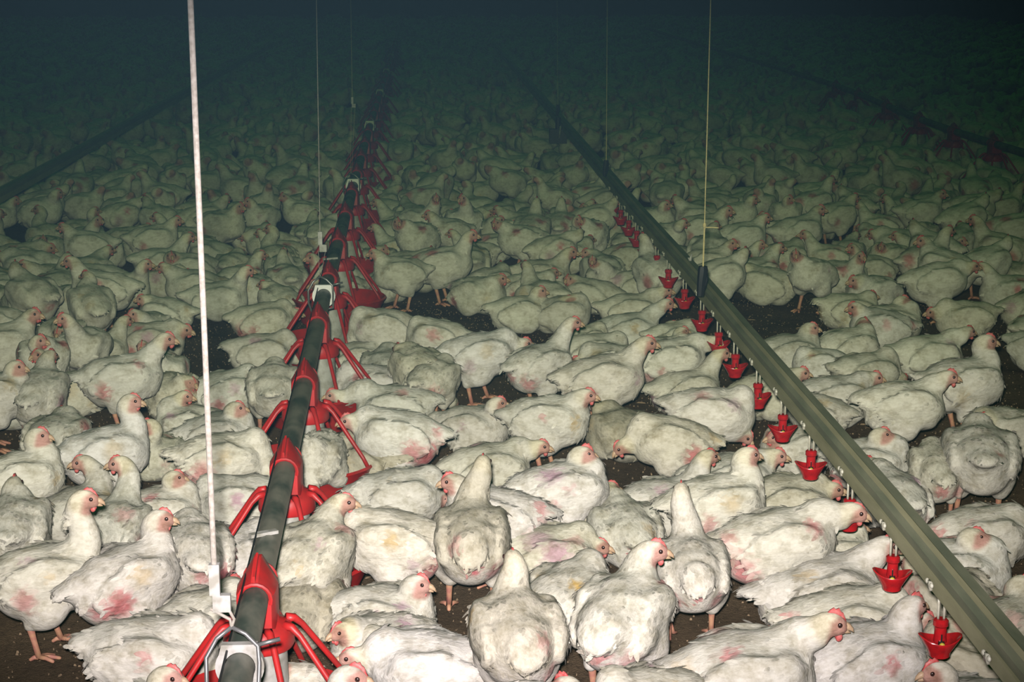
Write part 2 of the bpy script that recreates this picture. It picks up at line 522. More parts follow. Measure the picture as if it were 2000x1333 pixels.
def head_parts(root, hp, Rh, comb=1., gape=0.):
    T = Matrix(Rh.tolist()).to_4x4(); T.translation = Vector(hp)
    def put(name, me):
        o = obj(name, me, root); o.matrix_local = T; return o
    key = round(gape, 2)
    if key not in _beaks:
        m = MB()
        m.tube([(.022, 0, .0005), (.031, 0, .0), (.038, 0, -.003), (.0425, 0, -.0075)], [.0085, .0066, .0038, .0009], 8)
        m.tube([(.022, 0, -.0065), (.030, 0, -.0085 - gape * .5), (.0375, 0, -.0095 - gape)], [.0062, .0044, .0010], 8)
        _beaks[key] = m.mesh('beak', M_BEAK)
    put('beak', _beaks[key])
    key = round(comb, 1)
    if key not in _combs:
        c = key * .72
        m = MB()
        prof = [(-.010, .0165, 0), (-.006, .018, .005 * c), (-.001, .0185, .009 * c), (.003, .0185, .0068 * c), (.008, .017, .0115 * c), (.012, .0155, .0078 * c), (.017, .012, .0095 * c), (.021, .009, .006 * c), (.0255, .0055, .003)]
        v, f = [], []
        for x, z, u in prof:
            w = .0030 * (.6 + .4 * c)
            v += [(x, -w, z - .004), (x, w, z - .004), (x, w * .55, z + u), (x, -w * .55, z + u)]
        for i in range(len(prof) - 1):
            a = i * 4
            f += [(a, a + 4, a + 7, a + 3), (a + 1, a + 2, a + 6, a + 5), (a + 2, a + 3, a + 7, a + 6), (a, a + 1, a + 5, a + 4)]
        m.add(v, f + [(0, 3, 2, 1), (len(v) - 4, len(v) - 3, len(v) - 2, len(v) - 1)])
        _combs[key] = m.mesh('comb', M_COMB)
        m = MB()
        for s in (1, -1): m.ball((.019, s * .0058, -.0165 - .003 * c), (.0062, .0028, .0045 + .003 * c), 8)
        _watt[key] = m.mesh('wattle', M_COMB)
    put('comb', _combs[key]); put('wattle', _watt[key])
    for s in (0, 1): put('eye', _eyes[s])
_beaks, _combs, _watt = {}, {}, {}
_eyes = []
for s in (1, -1):
    m = MB(); m.ball((.0125, s * .0160, .0045), (.0046, .0030, .0046), 10); _eyes.append(m.mesh('eye', M_EYE))

def tail_mesh(Rb, zc, rg, C, up=.3):
    """a short fan of quills behind the rump"""
    m = MB()
    R = Rb @ rot_y(up)
    o = Rb @ np.array([-.118, 0, .030]) + np.array([0, 0, zc])
    for k in range(9):
        a = (k - 4) / 4 * .50 + rg.normal(0, .05); l = rg.uniform(.034, .046) * (1 - .22 * abs(k - 4) / 4)
        d = R @ np.array([-math.cos(a), math.sin(a), rg.normal(0, .06) - .05 * abs(k - 4) / 4]); s_ = R @ np.array([math.sin(a), math.cos(a), 0]); u = R @ np.array([0, 0, 1.])
        b = o + R @ np.array([0, (k - 4) * .0055, -.0015 * abs(k - 4)])
        w = .0085
        pr = [(0., .6), (.55, 1.), (.9, .75), (1.03, .15)]
        v = []
        for t, ww in pr:
            c = b + d * l * t
            v += [c - s_ * w * ww, c + u * .0022 * (1 - t), c + s_ * w * ww, c - u * .0012]
        f = []
        for i in range(3):
            for j in range(4): f.append((i * 4 + j, i * 4 + (j + 1) % 4, i * 4 + 4 + (j + 1) % 4, i * 4 + 4 + j))
        m.add(v, f + [(3, 2, 1, 0)])
    me = m.mesh('tail', M_FEATHER)
    a = me.color_attributes.new('Col', 'FLOAT_COLOR', 'POINT')
    a.data.foreach_set('color', np.tile(np.array([*C, 1.], np.float32), (len(me.vertices), 1)).ravel())
    return me

def random_spots(rg):
    L = []
    for nm in rg.choice(list(SPOTS), rg.integers(2, 5), replace=False):
        if rg.random() < .62: L.append((nm, rg.uniform(.022, .042), rg.uniform(.35, .85), PINK if rg.random() < .75 else MAUVE))
        else: L.append((nm, rg.uniform(.02, .038), rg.uniform(.25, .6), STAIN))
    return L

def build_bird(p, h, cards, rg, comb=1., gape=0.):
    root = empty('broiler_chicken')
    V, Q, T, C, legs, (hp, Rh), (Rb, zc) = make_bird(p, h, cards, rg)
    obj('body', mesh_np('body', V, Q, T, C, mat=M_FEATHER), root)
    head_parts(root, hp, Rh, comb, gape)
    obj('tail', tail_mesh(Rb, zc, rg, np.array(p.get('base', (.80, .765, .71))) * .98, p.get('tail', .05)), root)
    for hk, ft in legs: obj('leg', leg_mesh(hk, ft, rg.uniform(-.2, .2)), root)
    return root

def copy_tree(o):
    c = o.copy(); col.objects.link(c)
    for ch in o.children:
        k = ch.copy(); col.objects.link(k); k.parent = c
    return c

# every bird near the camera: body centre and head in photo pixels, heading, standing (S) or sitting (T), head direction, label
HEROES = [
 # front left
 (92,1128,12,'S',(168,974),0,'standing white chicken at left edge, both orange legs showing, neck raised',dict(hz=.15,s=1.02,stride=.02,spots=[('flankR',.035,.6,'p'),('backR',.02,.5,'m'),('wingR',.018,.4,'y')])),
 (245,1132,32,'S',(315,1012),0,'white chicken with red bare streak down its flank and ochre wing stain',dict(hz=.12,comb=1.1,spots=[('flankR',.045,.9,'p'),('wingR',.034,.5,'y'),('ventR',.035,.7,'p')],ruff=.25)),
 (222,1035,75,'T',(232,905),185,'chicken seen from behind, yellowish nape, beak turned to the left',dict(hz=.16,yellow=1.6)),
 (150,1005,50,'T',(160,903),190,'chicken seen from behind in the left crowd, dark face turned left',dict(hz=.15)),
 (380,1080,105,'S',None,105,'chicken with large raw pink rump patch, just left of the white rope',dict(hide='down',spots=[('ventR',.05,.9,'p'),('flankR',.045,.8,'p'),('vent',.03,.6,'p')])),
 (300,1280,-6,'T',(430,1330),-20,'big white chicken lying at the bottom left with ragged tail to the left',dict(s=1.12,hz=.03,ruff=.3,spots=[('wingR',.018,.6,'p')])),
 (400,1215,40,'T',None,40,'chicken behind the white rope adjuster, only back and breast visible',dict(hide='tuck')),
 (262,1420,-10,'T',(330,1322),-15,'chicken cut by the bottom edge, only its pink head and comb showing',dict(s=1.05,comb=1.2,hz=.12)),
 (450,1092,35,'T',None,35,'chicken with folded wing tucked between white rope and feed pipe',dict(hide='down',ruff=.25)),
 (315,1000,10,'T',(343,932),0,'small chicken with upright neck on bare litter left of the rope',dict(s=.92,hz=.13)),
 (465,978,190,'T',(406,1005),200,'white fluffed chicken right of the rope, red comb, head bent to the left',dict(ruff=.3,hz=.03,comb=1.2)),
 (437,897,2,'S',(545,925),-5,'fat chicken crossing behind the white rope with pink flank and ochre wing edge',dict(hz=.05,spots=[('flankR',.045,.7,'p'),('wingR',.03,.45,'y'),('ventR',.04,.7,'p')])),
 (425,852,0,'T',(463,798),0,'chicken with clean pink face looking right above the fat bird behind the rope',dict(hz=.12)),
 (372,832,180,'T',(362,774),-10,'slim chicken with bent yellowish neck turned back to the right',dict(s=.9,hz=.12,yellow=1.5)),
 (208,885,18,'S',(258,783),-5,'tall necked chicken with dark beak standing in the left crowd',dict(hz=.16,spots=[('wingR',.04,.4,'y')])),
 (35,938,20,'S',(77,850),-5,'chicken near left edge looking right, red wattle, pink under its breast',dict(hz=.13,comb=1.1)),
 (112,855,75,'T',None,75,'round chicken behind the left edge bird, ruffled greenish back',dict(hide='tuck',ruff=.3)),
 (28,1030,95,'S',(28,947),85,'chicken at left edge seen from behind, small brown back of head',dict(hz=.13,s=.95)),
 (240,738,2,'S',(326,662),-8,'tall white chicken with open beak standing above the left crowd',dict(hz=.15,s=1.05,gape=.004,comb=1.1,spots=[('flankR',.035,.7,'p'),('shoulderR',.025,.6,'p')])),
 (76,768,85,'S',(98,695),60,'chicken seen from behind at left, long neck, beside the dark bare patch',dict(hz=.14)),
 (-12,775,10,'S',(34,716),-12,'chicken cut by the left edge, red face looking right',dict(hz=.13)),
 (300,890,265,'T',(290,830),200,'pale chicken squeezed behind the tall necked bird at left',dict(s=.9,hz=.06)),
 (535,757,92,'S',None,92,'round chicken seen from behind left of the feed pipe, head down in feeder',dict(hide='down',fat=1.06)),
 (438,766,25,'T',None,25,'chicken with bare mauve shoulder just right of the rope',dict(hide='down')),
 (512,690,8,'T',None,8,'plump chicken with folded wing lying left of the fifth red feeder',dict(hide='down')),
 (515,626,12,'T',(577,612),0,'chicken with pink rear patch left of the pipe hanger with white disc',dict(hz=.05,spots=[('ventR',.05,.9,'p'),('flankR',.03,.6,'p')])),
 (340,770,-60,'T',None,-60,'chicken with mauve breast under the tall open-beaked bird',dict(hide='tuck')),
 (200,565,182,'S',(137,510),188,'standing chicken facing left in the dim left crowd, legs visible',dict(hz=.14,s=1.08)),
 # around the feeders
 (607,1090,65,'S',(672,980),-5,'chicken right of the feed pipe, back to camera, head turned right',dict(hz=.13,comb=.7,spots=[('backR',.02,.5,'m'),('rumpR',.02,.5,'y'),('shoulderR',.03,.5,'p')])),
 (768,1058,178,'S',(664,1036),182,'white chicken with brown stains on its wing eating at second red feeder',dict(hz=.05,spots=[('wingL',.030,.7,'y'),('flankL',.02,.4,'m'),('ventL',.045,.8,'p')])),
 (622,893,262,'S',None,262,'chicken bending into the second red feeder, between pipe and pan',dict(hide='down',fat=.85,s=.95)),
 (725,908,140,'T',None,140,'wedge shaped dirty chicken leaning left with its head in the red pan',dict(hide='down',pitch=.2,s=.98,base=0)),
 (770,797,178,'T',(652,772),185,'chicken with dark red wattle facing left beside the third red feeder',dict(hz=.08,spots=[('backL',.03,.5,'p'),('ventL',.03,.5,'p')])),
 (775,850,176,'S',(682,822),186,'chicken facing left with raw red bare rump below its tail',dict(hz=.06,comb=1.1,spots=[('ventL',.055,.95,'p'),('flankL',.04,.7,'p'),('rumpL',.025,.6,'p')])),
 (735,755,180,'T',None,180,'chicken with pink wing bend lying right of the fourth red feeder',dict(hide='down',spots=[('shoulderL',.03,.7,'p'),('ventL',.035,.8,'p')])),
 (752,722,85,'T',(773,682),88,'chicken seen from behind with thick yellow neck right of the feeders',dict(hz=.13,yellow=2.)),
 (818,722,115,'S',None,115,'chicken with red veined rump beside the yellow necked bird',dict(hide='tuck',spots=[('rumpR',.035,.8,'p'),('ventR',.035,.6,'p')])),
 (846,742,60,'S',None,60,'chicken rump with pink vent above the bare litter patch',dict(hide='down',s=.9,spots=[('ventR',.05,.8,'p'),('vent',.03,.7,'p')])),
 (700,702,5,'T',(722,685),5,'small chicken head with red comb right of the fifth feeder pan',dict(hz=.07,s=.9)),
 (752,642,183,'S',None,183,'plump chicken with raised tail eating from the sixth red feeder',dict(hide='down',tail=.1)),
 (858,660,165,'S',None,165,'chicken with one hanging pale leg behind the plump feeding bird',dict(hide='down',s=.92)),
 # front middle
 (920,1052,88,'S',(943,905),80,'dirty chicken seen from behind with pecked raw vent and bent orange leg',dict(hz=.16,s=1.03,fat=.95,spots=[('vent',.03,1.,'p'),('ventR',.035,.6,'p'),('rumpL',.03,.5,'p')],base=0,stride=.012,tail=-.9)),
 (783,968,2,'T',(868,972),-40,'white chicken lying behind the stained one with neck folded down',dict(hz=.02,ruff=.2,spots=[('backR',.015,.3,'y')])),
 (962,1008,180,'S',(882,940),182,'chicken with red comb facing left, behind the dirty standing bird',dict(hz=.12,comb=1.2,spots=[('ventL',.045,.7,'p'),('rumpL',.03,.6,'p')],ruff=.3)),
 (925,835,-28,'T',(974,787),-5,'clean white chicken sitting alone on the bare litter, open beak',dict(hz=.115,comb=1.2,gape=.002,s=.97,spots=[('wingR',.02,.4,'m'),('breastR',.02,.2,'y')])),
 (1072,820,-18,'S',(1146,772),-10,'white chicken standing on bare litter with ochre smear on its breast',dict(hz=.12,comb=1.0,gape=.002,spots=[('breastR',.03,.7,'y'),('wingR',.018,.5,'p')])),
 (955,915,8,'T',(1056,872),-8,'long low chicken with stretched neck and open beak, yellow nape',dict(hz=.09,gape=.004,yellow=1.5,comb=1.0)),
 (1098,958,8,'S',(1140,888),-2,'chicken with brightest red comb and mauve bare wing patch',dict(hz=.12,comb=1.5,spots=[('backR',.045,.75,'m'),('flankR',.03,.6,'p'),('ventR',.035,.6,'p'),('wingR',.02,.3,'p')])),
 (1218,1035,100,'T',(1193,962),10,'chicken with raw pink vent, small yellowish head looking right',dict(hz=.12,yellow=2.,spots=[('vent',.035,.8,'p'),('ventR',.05,.6,'p'),('rumpR',.03,.5,'y')],ruff=.35)),
 (1112,1015,12,'T',(1146,1022),-5,'greenish dirty chicken with fluffy tail behind the mauve backed bird',dict(hz=.05,base=0)),
 (1072,1085,4,'T',(1150,1060),-15,'chicken with long mauve bare wing, face turned right, in front middle',dict(hz=.07,spots=[('backR',.05,.6,'m'),('wingR',.05,.75,'m'),('shoulderR',.03,.4,'p')])),
 (1108,1168,50,'T',None,50,'chicken with round yellow stain on its back',dict(hide='down',spots=[('backR',.025,1.,'y'),('backL',.02,.5,'y')])),
 (1010,1238,95,'S',(1002,1092),100,'round dirty chicken seen from behind at the bottom centre',dict(hz=.16,fat=1.1,s=1.04,base=0,tail=-.8,spots=[('rumpR',.03,.5,'p'),('ventR',.03,.5,'p'),('wingL',.03,.6,'y')])),
 (1216,1205,62,'S',(1276,1075),-4,'tall clean white chicken at bottom centre, back to camera, pink face right',dict(hz=.155,s=1.06,comb=1.2,tail=-.8,spots=[('vent',.040,.7,'p'),('ventR',.035,.5,'p'),('shoulderR',.018,.6,'p')],yellow=.3)),
 (1350,1112,88,'S',(1330,958),82,'chicken seen from behind standing on one pink leg with round tail tuft',dict(hz=.16,lift=1,spots=[('ventL',.03,.6,'p'),('ventR',.03,.6,'p'),('vent',.022,.7,'p')],tail=-.9)),
 (750,1206,-15,'T',(818,1140),-20,'chicken with bright pink face and black beak shadow, lying by the feeder',dict(hz=.10,comb=1.3,s=.96,spots=[('shoulderR',.022,.6,'m'),('flankR',.02,.6,'p'),('wingR',.02,.4,'m')],yellow=.1)),
 (745,1260,215,'T',(672,1235),215,'chicken facing left with yellowish head low against the lying bird',dict(hz=.06,yellow=2.,s=.9,comb=1.2)),
 (790,1290,170,'T',(722,1250),190,'small half hidden chicken head with orange beak low at the bottom centre',dict(hz=.05,s=.85,yellow=1.5)),
 (838,1305,184,'T',None,184,'big white chicken at the bottom edge, head hidden, white tail pointing right',dict(hide='low',s=1.06,soil_shade=.2,spots=[('ventL',.04,.6,'p'),('rumpL',.025,.5,'m')],tail=.2)),
 (612,1450,8,'T',(688,1322),-14,'big pink head with open beak at the bottom edge, right of the first feeder',dict(hz=.12,s=1.1,comb=1.4,yellow=.1,gape=.004)),
 (590,1185,80,'T',None,80,'grey soiled chicken lying between the first feeder and the standing one',dict(hide='tuck',base=0)),
 (535,1400,20,'T',(532,1312),-10,'chicken at the bottom edge with its head inside the first feeder',dict(hz=.11)),
 (1268,1375,190,'T',(1310,1420),0,'white tail and rump poking in at the bottom edge, right of centre',dict(hz=.10,s=.95)),
 (1075,1420,180,'T',(1105,1338),150,'chicken under the bottom edge, only the red comb tip showing',dict(hz=.12,comb=1.6,s=.9)),
 # behind the middle
 (1310,862,188,'S',(1214,872),188,'chicken striding left with head lowered and orange red flank patch',dict(hz=.02,hp=45,stride=.03,s=1.0,spots=[('ventL',.045,.95,'p'),('flankL',.040,.85,'p'),('rumpL',.025,.5,'y')])),
 (1212,845,110,'T',None,110,'dirty round chicken crouching behind the left striding bird',dict(hide='tuck',base=0)),
 (1392,808,-14,'S',(1456,850),-25,'large chicken bending down to peck, drooping dark pink head',dict(hz=-.02,hp=50,s=1.06,spots=[('backR',.035,.5,'p'),('ventR',.04,.6,'p'),('shoulderR',.03,.5,'m')],pitch=.12)),
 (1178,742,2,'S',(1264,670),-5,'big white standing chicken with long neck and pink face, centre right',dict(hz=.14,s=1.08,comb=1.1,spots=[('flankR',.03,.5,'p'),('ventR',.035,.5,'p'),('breastR',.025,.6,'m')])),
 (1195,712,178,'T',(1128,708),184,'chicken with red comb peeping left from behind the big standing bird',dict(hz=.08,comb=1.3)),
 (1165,690,0,'T',(1213,689),0,'chicken peeping right behind the neck of the big standing bird',dict(hz=.06)),
 (1055,715,35,'S',(1120,630),0,'chicken with pink streak at its vent, standing above the bare litter',dict(hz=.15,comb=1.0,spots=[('ventR',.04,.7,'p'),('vent',.025,.6,'p')])),
 (938,692,8,'S',None,5,'cream chicken in mid stride, wing lowered, above the lone sitting bird',dict(hide='low',s=1.05,stride=.03,spots=[('flankR',.03,.4,'m'),('wingR',.035,.35,'y'),('breastR',.03,.4,'y')])),
 (1310,703,4,'S',(1398,668),-20,'chicken drinking from a red cup with neck stretched right',dict(hz=.07,hp=25,spots=[('ventR',.035,.6,'p'),('flankR',.02,.5,'p')])),
 (1340,762,15,'T',(1410,690),5,'chicken reaching its yellowish head to the cup beside the drinker line',dict(hz=.13,yellow=1.6)),
 (1228,648,2,'T',(1303,593),-12,'chicken with open beak left of the drinker line, tail pointing left',dict(hz=.12,gape=.003,comb=1.1)),
 (1232,608,2,'T',(1301,567),-15,'chicken sitting just behind the open-beaked bird by the drinkers',dict(hz=.10)),
 (1250,557,4,'T',(1289,527),-10,'chicken with pink face under the second hanging cup row',dict(hz=.11)),
 (1185,550,262,'T',(1157,508),262,'chicken facing the camera with dark upright head',dict(hz=.13)),
 (1058,540,-5,'T',(1115,492),-12,'plump sitting chicken with curved neck looking right, upper middle',dict(hz=.12,s=1.08)),
 (1318,662,5,'T',(1314,635),-8,'chicken head low between the drinker cups, dark eye',dict(hz=.06,s=.85)),
 (1300,690,10,'T',(1333,655),-12,'chicken with dark beak waiting at the drinker cup',dict(hz=.07,s=.85)),
 (1018,612,0,'T',(1053,580),-10,'chicken with red wattle looking right in the middle crowd',dict(hz=.09)),
 (1098,612,-5,'T',(1127,592),-20,'chicken with green shaded back and red face, middle crowd',dict(hz=.07)),
 (1140,668,10,'T',(1128,660),-60,'small chicken face pointing down between two standing birds',dict(hz=.03,s=.85,hp=40)),
 # front right
 (1402,985,10,'S',(1462,888),10,'chicken with ochre stained breast and raised neck, front of the drinkers',dict(hz=.13,spots=[('wingR',.035,.5,'y'),('flankR',.03,.5,'p')])),
 (1432,938,0,'T',(1512,893),-8,'chicken with glinting eye and yellow nape facing right',dict(hz=.09,yellow=1.5)),
 (1300,988,15,'T',(1383,892),25,'chicken with mauve back and yellow head turned away',dict(hz=.13,yellow=1.6,spots=[('backR',.03,.6,'m'),('shoulderR',.02,.5,'p')])),
 (1530,985,4,'T',(1613,955),-5,'chicken with red wattle lying left of the drinker line',dict(hz=.08,comb=1.2,s=1.05)),
 (1520,1062,6,'S',(1668,1000),-8,'large chicken drinking at a red cup, pink rear and pink wing edge',dict(hz=.06,hp=20,s=1.1,spots=[('ventR',.05,.8,'p'),('shoulderR',.03,.7,'p'),('rumpR',.03,.5,'p')])),
 (1610,1085,10,'T',None,10,'greenish backed chicken tucked behind the drinking one',dict(hide='tuck',ruff=.4)),
 (1605,1158,3,'T',(1733,1066),-8,'long white chicken with crimson comb touching the drinker rail, tail left',dict(hz=.11,s=1.14,comb=1.5,tail=.15,yellow=.2)),
 (1655,1218,-2,'T',(1800,1212),-5,'white chicken with red comb putting its beak to the nearest cup',dict(hz=.09,s=1.1,comb=1.4,yellow=.2,spots=[('ventR',.04,.7,'p'),('rumpR',.02,.6,'p')])),
 (1690,1295,15,'T',(1783,1182),25,'big white chicken in front right with face turned away to the right',dict(hz=.14,s=1.12,comb=1.2,yellow=.3)),
 (1455,1315,2,'T',(1622,1218),-3,'front right chicken with tall red comb and wattle, tail at bottom centre',dict(hz=.13,s=1.16,comb=1.5,yellow=1.4)),
 (1895,1400,182,'T',(1828,1312),186,'chicken at the bottom right edge facing left with red comb',dict(hz=.12,comb=1.4)),
 (1905,1300,150,'T',(1893,1222),200,'shaded grey chicken under the rail drinking from the nearest cup',dict(hz=.08,base=0,comb=1.3)),
 (1850,1172,110,'T',None,110,'tan chicken behind the nearest cup stem, beneath the rail',dict(hide='tuck',base=0)),
 (1800,1112,175,'T',(1757,1090),195,'chicken under the rail pecking at the second nearest cup',dict(hz=.05,s=.92)),
 (1872,1112,-25,'T',(1903,1047),-8,'chicken right of the drinker rail, pink face with dark eye',dict(hz=.12,comb=1.0)),
 (1915,1048,0,'T',(1990,1022),-5,'chicken with ruffled tail and pink streak at the right edge',dict(hz=.09,s=1.05,spots=[('rumpR',.03,.7,'p'),('backR',.02,.3,'p')])),
 (1962,1238,35,'T',(2000,1140),0,'chicken cut by the right edge below, white neck and shoulder',dict(hz=.13)),
 (1914,890,78,'S',None,82,'shaggy chicken seen from behind, feather tufts, standing at right',dict(hide='low',ruff=.6,s=1.08,spots=[('rumpR',.02,.5,'p')],fat=1.08)),
 (1828,918,84,'S',None,84,'chicken with drooping wing and pink vent beside the shaggy bird',dict(hide='down',s=.86,droop=.5,ruff=.4,spots=[('vent',.035,.7,'p'),('ventR',.04,.6,'p')])),
 (1765,792,0,'S',(1853,736),-10,'clean white chicken standing right of the drinker rail, red comb, legs apart',dict(hz=.13,s=1.05,comb=1.3,stride=.02,spots=[],soil_shade=.2)),
 (1700,905,-20,'T',(1723,848),-10,'chicken sitting under the white standing bird, pink face to the right',dict(hz=.13,comb=1.0)),
 (1742,972,100,'T',(1705,912),130,'chicken just behind the rail with pale egg shaped head turned away',dict(hz=.1)),
 (1882,748,15,'S',(1928,666),-5,'tall chicken at right, breast out, standing by the black litter patch',dict(hz=.14,s=1.08)),
 (1958,842,200,'T',None,200,'half shadowed chicken at right edge behind the shaggy one',dict(hide='tuck',spots=[('flankL',.03,.6,'p')])),
 (1635,778,5,'T',(1703,740),-5,'chicken lying with orange feet stuck out, right of the rail',dict(hz=.06,s=1.05)),
 (1598,806,150,'T',None,150,'small chicken lying against the right side of the rail',dict(hide='tuck',s=.85)),
 (1500,772,12,'T',(1556,735),-10,'chicken with wide open beak peering over the drinker rail',dict(hz=.12,gape=.006,comb=1.2)),
 (1558,878,195,'T',None,195,'white chicken huddled under the hanging red cup, left of rail',dict(hide='tuck',s=.95)),
 (1690,730,20,'T',None,20,'green backed chicken lying behind the foot stretching bird',dict(hide='down')),
 # right, further back
 (1540,692,6,'T',(1583,646),-10,'chicken with upright neck and orange beak beside the rail, right side',dict(hz=.13)),
 (1600,712,185,'T',(1585,697),190,'chicken with spotted face facing left, right of the rail',dict(hz=.05,s=.85)),
 (1655,680,20,'T',(1688,645),285,'chicken looking at the camera, green lit back, right side',dict(hz=.12,s=1.05)),
 (1720,640,182,'T',(1668,600),188,'chicken with long neck facing left beside a dark gap',dict(hz=.11)),
 (1742,630,0,'T',(1772,602),-8,'chicken facing right at the left rim of the dark gap',dict(hz=.1)),
 (1885,622,182,'T',(1820,610),186,'chicken facing left at the right rim of the dark gap',dict(hz=.1)),
 (1812,695,8,'T',(1890,648),15,'chicken with pointed white tail and pink thigh, right side',dict(hz=.1,s=1.05)),
 (1706,572,215,'T',(1668,548),195,'fluffed sitting chicken facing left in the dim right crowd',dict(hz=.1,s=1.08)),
 (1830,548,0,'S',(1900,520),-8,'dim standing chicken with stretched neck facing right, right side',dict(hz=.08,s=1.08)),
 (1660,608,5,'T',None,5,'dim chicken with pink patch on its wing, right of the rail',dict(hide='tuck')),
]


placed = []
def place_hero(i, H_):
    bx, by, hd, P_, head, hdir, label, o = (list(H_) + [{}])[:8]
    rg = np.random.default_rng(1000 + i)
    s = .875 * o.get('s', 1.) * rg.uniform(.98, 1.04)
    sit = P_ == 'T'
    zc = (.082 if sit else .170) * s
    c = on_plane(bx, by, zc)
    a = math.radians(hd)
    Rz = rot_z(a)
    p = dict(sit=sit, base=tuple(np.array([.80, .765, .71]) * rg.uniform(.94, 1.03) * np.array([1, rg.uniform(.985, 1.01), rg.uniform(.93, 1.03)])))
    if o.get('base', 1) == 0: p['base'] = tuple(np.array([.62, .575, .475]) * rg.uniform(.95, 1.05))
    p['pitch'] = o.get('pitch', rg.normal(0, .05)); p['fat'] = o.get('fat', rg.uniform(.97, 1.06)); p['tail'] = o.get('tail', rg.uniform(-.25, .2))
    p['ruff'] = o.get('ruff', rg.uniform(.05, .2)); p['soil_shade'] = o.get('soil_shade', rg.uniform(.35, 1.)); p['stride'] = o.get('stride', rg.uniform(-.018, .018))
    p['yellow'] = o.get('yellow', rg.uniform(.5, 1.2)); p['droop'] = o.get('droop', rg.uniform(0, .15)); p['droop_side'] = o.get('ds', 0)
    if 'lift' in o: p['lift'] = o['lift']
    p['spots'] = [(n, r, st, dict(p=PINK, m=MAUVE, y=STAIN)[k]) for n, r, st, k in o['spots']] if 'spots' in o else random_spots(rg)
    zb = zc / s
    if head is None:
        mode = o.get('hide', 'down')
        hb = {'down': (.155, 0, .050), 'tuck': (.095, .03, zb + .055), 'low': (.150, 0, zb + .03), 'up': (.115, 0, zb + .12)}[mode]
        hb = np.array(hb)
    else:
        nom = np.array([.120, 0, zb + o.get('hz', .105)]) * s
        nw = Rz @ nom + np.array([c[0], c[1], 0])
        r = ray(*head)
        t = (nw - CAM) @ r
        hw = CAM + r * t
        hb = Rz.T @ (hw - np.array([c[0], c[1], 0])) / s
        nb = np.array([.070, 0, zb + .040]); v = hb - nb
        L = np.linalg.norm(v)
        if L > .20: hb = nb + v * .20 / L
        if L < .055: hb = nb + v * .055 / L
        hb[2] = max(hb[2], .03)
    p['head'] = hb
    hw_ = (hdir if hdir is not None else hd) - hd
    p['hyaw'] = math.radians((hw_ + 180) % 360 - 180); p['hpit'] = math.radians(o.get('hp', 12 if head is not None else 55 if o.get('hide', 'down') == 'down' else 10))
    D = math.hypot(*c[:2])
    h = .0048 if D < 4.2 else .0055 if D < 5.4 else .0068
    root = build_bird(p, h, 420 if D < 4.2 else 280 if D < 5.4 else 120, rg, comb=o.get('comb', float(rg.choice([.7, .9, 1.1]))), gape=o.get('gape', 0.))
    root.location = (c[0], c[1], 0.)
    root.rotation_euler = (0, 0, a); root.scale = (s, s, s)
    tag(root, label, 'chicken', 'broiler chickens near the camera')
    placed.append((c[0], c[1]))

for i, H_ in enumerate(HEROES): place_hero(i, H_)

# ------------------------------------------------------------------ feeder line
TZ = .30                                    # height of the feed pipe's centre
_txy = np.array([(-.262, 2.0), (-.268, 2.683), (-.273, 3.429), (-.285, 4.923), (-.290, 5.473), (-.290, 8.282), (-.288, 11.5), (-.276, 14.5), (-.266, 17.5), (-.23, 34.), (-.22, 42.)])
def pipe_x(y): return float(np.interp(y, _txy[:, 1], _txy[:, 0]))

def feed_pipe(name, xs, y0, y1, label):
    root = empty(name, (xs(y0), y0, 0))
    m = MB()
    ys = np.arange(y0, y1 + .01, .4)
    m.tube([(xs(y), y, TZ) for y in ys], .0225, 16)
    o = obj('pipe', m.mesh('pipe', M_TUBE, angle=50), root); o.matrix_parent_inverse = Matrix.Translation((-xs(y0), -y0, 0))
    m = MB()
    m.tube([(xs(y) - .018, y, TZ + .026) for y in ys], .0018, 5)
    o = obj('guard_wire', m.mesh('guard_wire', M_DARK), root); o.matrix_parent_inverse = Matrix.Translation((-xs(y0), -y0, 0))
    tag(root, label, 'feed pipe')
    return root
fp = feed_pipe('feed_pipe', pipe_x, 1.9, 41., 'long dusty grey feed pipe running from bottom left away into the dark')
for y in (3.02, 6.05):                      # pale ties clipped slantwise over the pipe
    m = MB(); x = pipe_x(y)
    m.box((x - .006, y, TZ + .024), (.052, .014, .006), Matrix.Rotation(.5, 3, 'Z'))
    o = obj('tie', m.mesh('tie', M_WHITE, smooth=False), fp); o.matrix_parent_inverse = Matrix.Translation((-fp.location[0], -fp.location[1], 0))
    o['label'] = 'pale tie across the pipe'

